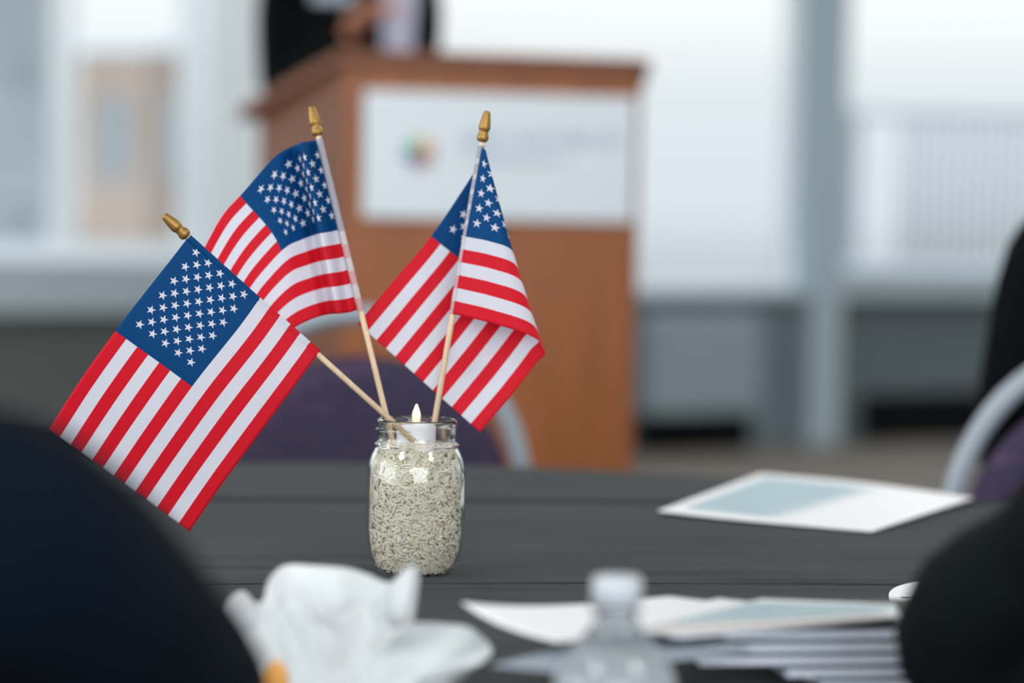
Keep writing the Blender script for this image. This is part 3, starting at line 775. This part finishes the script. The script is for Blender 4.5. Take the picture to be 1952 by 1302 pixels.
# ================================================================== LECTERN
lt = thing('lectern', 'orange brown wooden lectern with a white sign on its front', 'lectern')
FL = PY(655, 500, 4.80); FR = PY(1213, 500, 4.92)
FL.z = FR.z = 0
BL = PY(492, 300, 5.20); BL.z = 0
BR = Vector((FR.x-.01, 5.34, 0))
ztop = PY(655, 92, 4.80).z; zback = PY(492, 205, 5.2).z
lt.location = ((FL.x+FR.x)/2, 5.05, 0)
def prism(name, foot, tops, m, parent, bv=.004):
    n = len(foot); vs = [Vector((p.x, p.y, 0)) for p in foot]+[Vector((p.x, p.y, z)) for p, z in zip(foot, tops)]
    vs = [v-lt.location for v in vs]
    fs = [tuple(range(n))[::-1], tuple(range(n, 2*n))]+[(i, (i+1) % n, (i+1) % n+n, i+n) for i in range(n)]
    bm = bmesh.new(); bv_ = [bm.verts.new(v) for v in vs]
    for f in fs: bm.faces.new([bv_[i] for i in f])
    o = from_bm(name, bm, m, parent, False); bevel(o, bv); return o
def slab(a, b, th, inward):
    d = (b-a).normalized(); nn = Vector((-d.y, d.x, 0))*th*inward; return [a, b, b+nn, a+nn]
prism('front_panel', slab(FL, FR, .02, 1), [ztop-.03]*4, M_wood, lt)
prism('side_panel', slab(BL, FL+Vector((-.002, 0, 0)), .02, 1), [zback-.02, ztop-.03, ztop-.03, zback-.02], M_woodd, lt)
prism('side_panel', slab(FR+Vector((.002, 0, 0)), BR, .02, 1), [ztop-.03, zback-.02, zback-.02, ztop-.03], M_woodd, lt)
# sloping top board
ex = (FR-FL).normalized(); ey = Vector((-ex.y, ex.x, 0))
tops = [FL-ex*.015-ey*.02, FR+ex*.015-ey*.02, BR+ex*.005+ey*.02, BL-ex*.045+ey*.02]
zz = [ztop, ztop, zback, zback]
vs = [Vector((p.x, p.y, z-.03))-lt.location for p, z in zip(tops, zz)]+[Vector((p.x, p.y, z))-lt.location for p, z in zip(tops, zz)]
bm = bmesh.new(); b_ = [bm.verts.new(v) for v in vs]
for f in ((3, 2, 1, 0), (4, 5, 6, 7), (0, 1, 5, 4), (1, 2, 6, 5), (2, 3, 7, 6), (3, 0, 4, 7)): bm.faces.new([b_[i] for i in f])
bevel(from_bm('top_board', bm, M_woodd, lt, False), .006)
prism('base_plinth', [FL-ex*.02-ey*.02, FR+ex*.02-ey*.02, BR+ex*.005, BL-ex*.02], [.06]*4, M_woodd, lt)
# sign
M_sign = mat('white_sign_board', srgb(208, 220, 228), .35)
def front(px, py, off):           # point on the lectern front
    r = ray(px, py); o = Vector((0, 0, CAMZ)); k = (FL-o).dot(ey)/r.dot(ey); return o+r*k-ey*off
cs = [front(692, 415, .0), front(1206, 424, .0), front(1206, 186, .0), front(692, 172, .0)]
sc0 = (cs[0]+cs[1]+cs[2]+cs[3])/4
SW = (cs[1]-cs[0]).length; SH = (cs[3]-cs[0]).length
SR = Matrix(((ex.x, ey.x, 0), (ex.y, ey.y, 0), (0, 0, 1)))
sign = box('sign', sc0-lt.location-ey*.007, (SW, .012, SH), M_sign, lt, SR, bv=.003)
sign['label'] = 'white sign board with a small coloured emblem and pale lettering'
cols = [(214, 120, 130), (232, 190, 120), (150, 190, 110), (60, 170, 160), (50, 110, 130), (110, 100, 150), (196, 96, 120), (90, 150, 90)]
ec = front(798, 292, .014)-lt.location
for i, c in enumerate(cols):
    a = 2*PI*i/8+.3
    bm = bmesh.new(); n = 20
    rg = []
    for k in range(n):
        b2 = 2*PI*k/n; lx = .021+.017*math.cos(b2); ly = .0075*math.sin(b2)
        x = lx*math.cos(a)-ly*math.sin(a); z = lx*math.sin(a)+ly*math.cos(a)
        rg.append(bm.verts.new(ec+ex*x+Vector((0, 0, z))))
    f = bm.faces.new(rg); g_ = bmesh.ops.extrude_face_region(bm, geom=[f]); bmesh.ops.translate(bm, verts=[v for v in g_['geom'] if isinstance(v, bmesh.types.BMVert)], vec=ey*.002)
    from_bm('emblem_petal', bm, mat('emblem_%d' % i, srgb(*c), .5), sign, False)
M_let = mat('slate_blue_lettering', srgb(126, 146, 168), .5)
bm = bmesh.new(); random.seed(3)
for (x0, x1, y, h) in ((880, 1165, 268, 30), (880, 1075, 306, 18)):
    x = x0
    while x < x1:
        w = random.uniform(7, 11)*(h/26)
        c = front(x+w/2, y, .0135)-lt.location
        u = h/FPX*4.85; ww = w/FPX*4.85
        box_bm(bm, c-ex*ww*.4, (ww*.22, .001, u), SR)
        if random.random() < .6: box_bm(bm, c+ex*ww*.4, (ww*.2, .001, u), SR)
        box_bm(bm, c+Vector((0, 0, random.choice((u*.42, 0, -u*.42)))), (ww*.8, .001, ww*.2), SR)
        x += w*1.55
from_bm('lettering', bm, M_let, sign, False)

# ================================================================== PEOPLE
def skin_mesh(chains):
    """chains: list of list of (point, radius); shared points join"""
    me = bpy.data.meshes.new('sk'); verts = []; edges = []; rad = []; key = {}
    def vid(p, r):
        k = (round(p[0], 4), round(p[1], 4), round(p[2], 4))
        if k not in key: key[k] = len(verts); verts.append(tuple(p)); rad.append(r)
        return key[k]
    for ch in chains:
        ids = [vid(p, r) for p, r in ch]
        edges += list(zip(ids, ids[1:]))
    me.from_pydata(verts, edges, []); o = bpy.data.objects.new('sk', me); C.objects.link(o)
    o.modifiers.new('s', 'SKIN'); o.modifiers['s'].use_smooth_shade = True; o.modifiers['s'].branch_smoothing = .6
    sb = o.modifiers.new('b', 'SUBSURF'); sb.levels = 2; sb.render_levels = 2
    if not me.skin_vertices: 
        bm = bmesh.new(); bm.from_mesh(me); bm.verts.layers.skin.verify(); bm.to_mesh(me); bm.free()
    sv = me.skin_vertices[0].data
    seen = set()
    adj = {}
    for a, b in edges: adj.setdefault(a, []).append(b); adj.setdefault(b, []).append(a)
    for i in range(len(verts)):
        r_ = rad[i]; sv[i].radius = r_ if isinstance(r_, tuple) else (r_, r_)
        sv[i].use_root = False
    for i in range(len(verts)):
        if i in seen: continue
        sv[i].use_root = True; st = [i]
        while st:
            q = st.pop()
            if q in seen: continue
            seen.add(q); st += adj.get(q, [])
    dg = bpy.context.evaluated_depsgraph_get(); dg.update()
    res = bpy.data.meshes.new_from_object(o.evaluated_get(dg), depsgraph=dg)
    bpy.data.objects.remove(o); bpy.data.meshes.remove(me)
    return res
def ellips(bm, c, r, rot=None):
    M = Matrix.Translation(c) @ (rot.to_4x4() if rot else Matrix()) @ Matrix.Diagonal((r[0], r[1], r[2], 1))
    bmesh.ops.create_icosphere(bm, subdivisions=3, radius=1, matrix=M)
def person(label, J_, coat, trousers, face, hair=M_hair, arm=1.0, torso=1.0, fold=.0):
    """J_: dict of joints (world). face: unit vector the person looks along"""
    V = {k: Vector(v) for k, v in J_.items()}
    up = Vector((0, 0, 1)); side = face.cross(up).normalized()
    root = Vector((V['pelvis'].x, V['pelvis'].y, 0))
    nk = V['neck']; hd = nk + up*.145 + face*.02
    cl = V['sh_l'].lerp(V['sh_r'], .5)*.55 + (nk-up*.05)*.45
    ch = []
    mid = V['pelvis'].lerp(V['chest'], .5)
    ch.append([(V['pelvis'], (.15, .12)), (mid, (.145*torso, .11)), (V['chest'], (.165*torso, .12)), (cl, (.125*torso, .085)), (nk-up*.01, .056), (nk+up*.06+face*.006, .043), (hd-up*.015, (.074, .088)), (hd+up*.05, (.076, .094)), (hd+up*.10, (.055, .065))])
    for s in 'lr':
        ch.append([(cl, (.125*torso, .085)), (cl.lerp(V['sh_'+s], .6)-up*.01, .070), (V['sh_'+s], .062*arm), (V['sh_'+s].lerp(V['el_'+s], .5), .054*arm*arm), (V['el_'+s], .048), (V['el_'+s].lerp(V['wr_'+s], .5), .042), (V['wr_'+s], .031)])
        ch.append([(V['pelvis'], (.15, .12)), (V['hip_'+s], .088), (V['hip_'+s].lerp(V['kn_'+s], .5), .078), (V['kn_'+s], .060), (V['kn_'+s].lerp(V['an_'+s], .4), .056), (V['an_'+s], .042), (V['an_'+s]+face*.09-up*.035, .038), (V['an_'+s]+face*.17-up*.045, .030)])
    for s in 'lr':
        w = V['wr_'+s]; d = (w-V['el_'+s]).normalized()
        nrm = V.get('palm_'+s, -up); nrm = (nrm-d*nrm.dot(d)).normalized(); lat = d.cross(nrm).normalized()
        inn = 1 if s == 'l' else -1
        if (lat*inn).dot(side) < 0 and s == 'l': pass
        pm = w+d*.05
        ch.append([(w+Vector((0, 0, .0003)), (.026, .020)), (w+d*.03, (.032, .018)), (w+d*.065, (.036, .016)), (w+d*.085, (.033, .013))])
        for k, (lo, ln) in enumerate(((-.027, .070), (-.009, .080), (.009, .075), (.026, .058))):
            p0 = w+d*.070+lat*lo; p1 = w+d*.095+lat*lo*1.1+nrm*.003; p2 = p1+(d*.85+nrm*.5)*ln*.42; p3 = p2+(d*.5+nrm*.85)*ln*.32; p4 = p3+(d*.2+nrm*.95)*ln*.2
            ch.append([(p0, .009), (p1, .0095), (p2, .0088), (p3, .008), (p4, .006)])
        tside = V.get('thumb_'+s, lat*inn)
        tside = (tside-d*tside.dot(d)).normalized()
        q0 = w+d*.025+tside*.02; q1 = q0+(d*.5+tside*.8)*.032+nrm*.006; q2 = q1+(d*.8+tside*.35+nrm*.3)*.03; q3 = q2+(d*.85+nrm*.4)*.022
        ch.append([(q0, .012), (q1, .0125), (q2, .010), (q3, .0075)])
    me = skin_mesh(ch)
    bm = bmesh.new(); bm.from_mesh(me)
    # face: nose, ears, eyes, lips on the same mesh
    ellips(bm, hd+face*.098+up*.018, (.012, .012, .022)); ellips(bm, hd+face*.105+up*.004, (.014, .012, .010))
    for k in (-1, 1):
        ellips(bm, hd+side*k*.080+up*.018, (.011, .016, .030)); ellips(bm, hd+face*.082+side*k*.031+up*.032, (.013, .013, .010))
    ellips(bm, hd+face*.090-up*.028, (.022, .022, .007))
    for v in bm.verts: v.co -= root
    # soft cloth folds on the garment
    W0 = [V['wr_l']-root, V['wr_r']-root]
    if fold:
        bm.normal_update()
        for v in bm.verts:
            if v.co.z < (nk.z-.03) and min((v.co-w).length for w in W0) > .09:
                v.co += v.normal*fold*(noise.noise(v.co*11)+.6*noise.noise(v.co*27))
    bm.to_mesh(me); bm.free()
    me.name = 'person'
    o = bpy.data.objects.new('person', me); C.objects.link(o); o.location = root
    for m in (coat, M_skin, trousers, M_blk, M_shirt): me.materials.append(m)
    zc = V['pelvis'].z+.02
    for p in me.polygons:
        p.use_smooth = True; c = p.center+root; i = 0
        if c.z > nk.z+.015: i = 1
        else:
            for s in 'lr':
                w = V['wr_'+s]; d = (w-V['el_'+s]).normalized()
                q_ = (c-w).dot(d)
                if q_ > -.012 and (c-w).length < .24 and (c-w-d*q_).length < .085 and (c-V['sh_'+s]).length > .09: i = 1
        if i == 0 and c.z < zc:
            near_arm = any((c-(V['el_'+s].lerp(V['wr_'+s], k/6))).length < .075 for s in 'lr' for k in range(7))
            if not near_arm: i = 2 if c.z > .10 else 3
        p.material_index = i
    # hair
    bm = bmesh.new(); ellips(bm, Vector((0, 0, 0)), (1, 1, 1))
    bmesh.ops.delete(bm, geom=[v for v in bm.verts if v.co.z < -.25 and v.co.y > -.3], context='VERTS')
    fr = Matrix((( side.x, face.x, 0), (side.y, face.y, 0), (0, 0, 1)))
    for v in bm.verts:
        c = v.co.copy(); c += c*.05*noise.noise(c*3)
        if c.y > .35: c.z = max(c.z, .22)
        v.co = (hd-root) + up*.052 - face*.012 + fr @ Vector((c.x*.089, c.y*.106, c.z*.092))
    h = from_bm('hair', bm, hair, o); h.modifiers.new('t', 'SOLIDIFY').thickness = .006
    tag(o, label, 'person')
    return o, root, hd, side
# -- near left, navy jacket, forearm on the table
face = Vector((.25, 1, 0)).normalized()
sl = PY(-5, 1005, .98); el = PY(385, 1385, 1.20); el.z = max(el.z, CT+.05)
person('person in a navy jacket at the near left, shoulder and arm over the cloth', dict(
    pelvis=(-.47, .66, .54), chest=(-.44, .84, .80), neck=(-.42, .95, 1.0),
    sh_r=sl, el_r=el, wr_r=(-.36, 1.36, CT+.035), sh_l=(-.62, 1.0, .92), el_l=(-.68, 1.17, .80), wr_l=(-.50, 1.40, CT+.035),
    hip_r=(-.36, .70, .50), kn_r=(-.32, 1.03, .50), an_r=(-.30, .98, .09), hip_l=(-.57, .72, .50), kn_l=(-.56, 1.05, .50), an_l=(-.55, 1.0, .09)), M_navy, M_navy, face)
# -- near right, dark teal jacket
face = Vector((-.75, .5, 0)).normalized()
sr = PY(2215, 860, 1.25); er = PY(1785, 1285, 1.42); er.z = max(er.z, CT+.05)
person('person in a dark teal jacket at the near right, elbow on the cloth', dict(
    pelvis=(.80, 1.10, .54), chest=(.62, 1.18, .78), neck=(.53, 1.25, 1.0),
    sh_l=sr, el_l=er, wr_l=(.49, 1.50, CT+.035), sh_r=(.66, 1.36, .93), el_r=(.62, 1.58, .82), wr_r=(.47, 1.66, CT+.035),
    hip_l=(.74, 1.02, .50), kn_l=(.58, 1.02, .50), an_l=(.70, .98, .09), hip_r=(.80, 1.22, .50), kn_r=(.66, 1.34, .50), an_r=(.78, 1.34, .09)), M_teal, M_blk, face, arm=.84, fold=.009)
# -- seated at the far right chair, seen from behind
face = Vector((.25, 1, 0)).normalized()
person('person in black seated on the right chair with back to the table', dict(
    pelvis=(.86, 3.16, .56), chest=(.86, 3.14, .88), neck=(.88, 3.15, 1.12),
    sh_l=(.69, 3.14, 1.02), el_l=(.66, 3.22, .76), wr_l=(.72, 3.42, .66), sh_r=(1.06, 3.12, 1.02), el_r=(1.10, 3.20, .76), wr_r=(1.02, 3.40, .66),
    hip_l=(.77, 3.20, .54), kn_l=(.78, 3.60, .53), an_l=(.78, 3.60, .09), hip_r=(.96, 3.20, .54), kn_r=(.98, 3.60, .53), an_r=(.98, 3.60, .09)), M_blk, M_blk, face)
# -- speaker behind the lectern
face = Vector((.1, -1, 0)).normalized()
sp = PY(672, 20, 5.62); x = sp.x
wl = PY(705, 22, 5.42)
o, root, hd, side = person('person speaking behind the lectern in a black suit and pale shirt', dict(
    pelvis=(x, 5.66, .96), chest=(x, 5.64, 1.38), neck=(x, 5.62, 1.64),
    sh_r=(x-.175, 5.64, 1.55), el_r=(x-.165, 5.56, 1.28), wr_r=(x+.01, 5.42, 1.43), sh_l=(x+.16, 5.64, 1.55), el_l=(x+.15, 5.60, 1.25), wr_l=(x+.10, 5.44, 1.26),
    hip_r=(x-.09, 5.66, .90), kn_r=(x-.10, 5.66, .50), an_r=(x-.11, 5.69, .09), hip_l=(x+.09, 5.66, .90), kn_l=(x+.10, 5.66, .50), an_l=(x+.11, 5.69, .09)), M_blk, M_blk, face, torso=1.18)
a = PY(722, 0, 5.49); b = PY(794, 0, 5.49)
bm = bmesh.new()
g = [(a.x, 1.56), (a.x+.02, 1.20), (b.x-.02, 1.20), (b.x, 1.56)]
vv = [bm.verts.new(Vector((q[0], 5.512 if q[1] < 1.4 else 5.535, q[1]))-root) for q in g]; f = bm.faces.new(vv)
r_ = bmesh.ops.extrude_face_region(bm, geom=[f]); bmesh.ops.translate(bm, verts=[v for v in r_['geom'] if isinstance(v, bmesh.types.BMVert)], vec=(0, .05, 0))
s_ = from_bm('shirt_front', bm, M_shirt, o, False); s_['label'] = 'pale lavender shirt front'
# notes in the speaker's raised hand
a = PY(592, 20, 5.36); 
cs = [Vector((a.x, 5.36, 1.485)), Vector((a.x+.095, 5.36, 1.48)), Vector((a.x+.10, 5.40, 1.63)), Vector((a.x, 5.40, 1.64))]
sheet('note_card', cs, M_grey, 'grey white note card held up by the speaker at the lectern', 'paper', thick=.001, nu=8, nv=8)
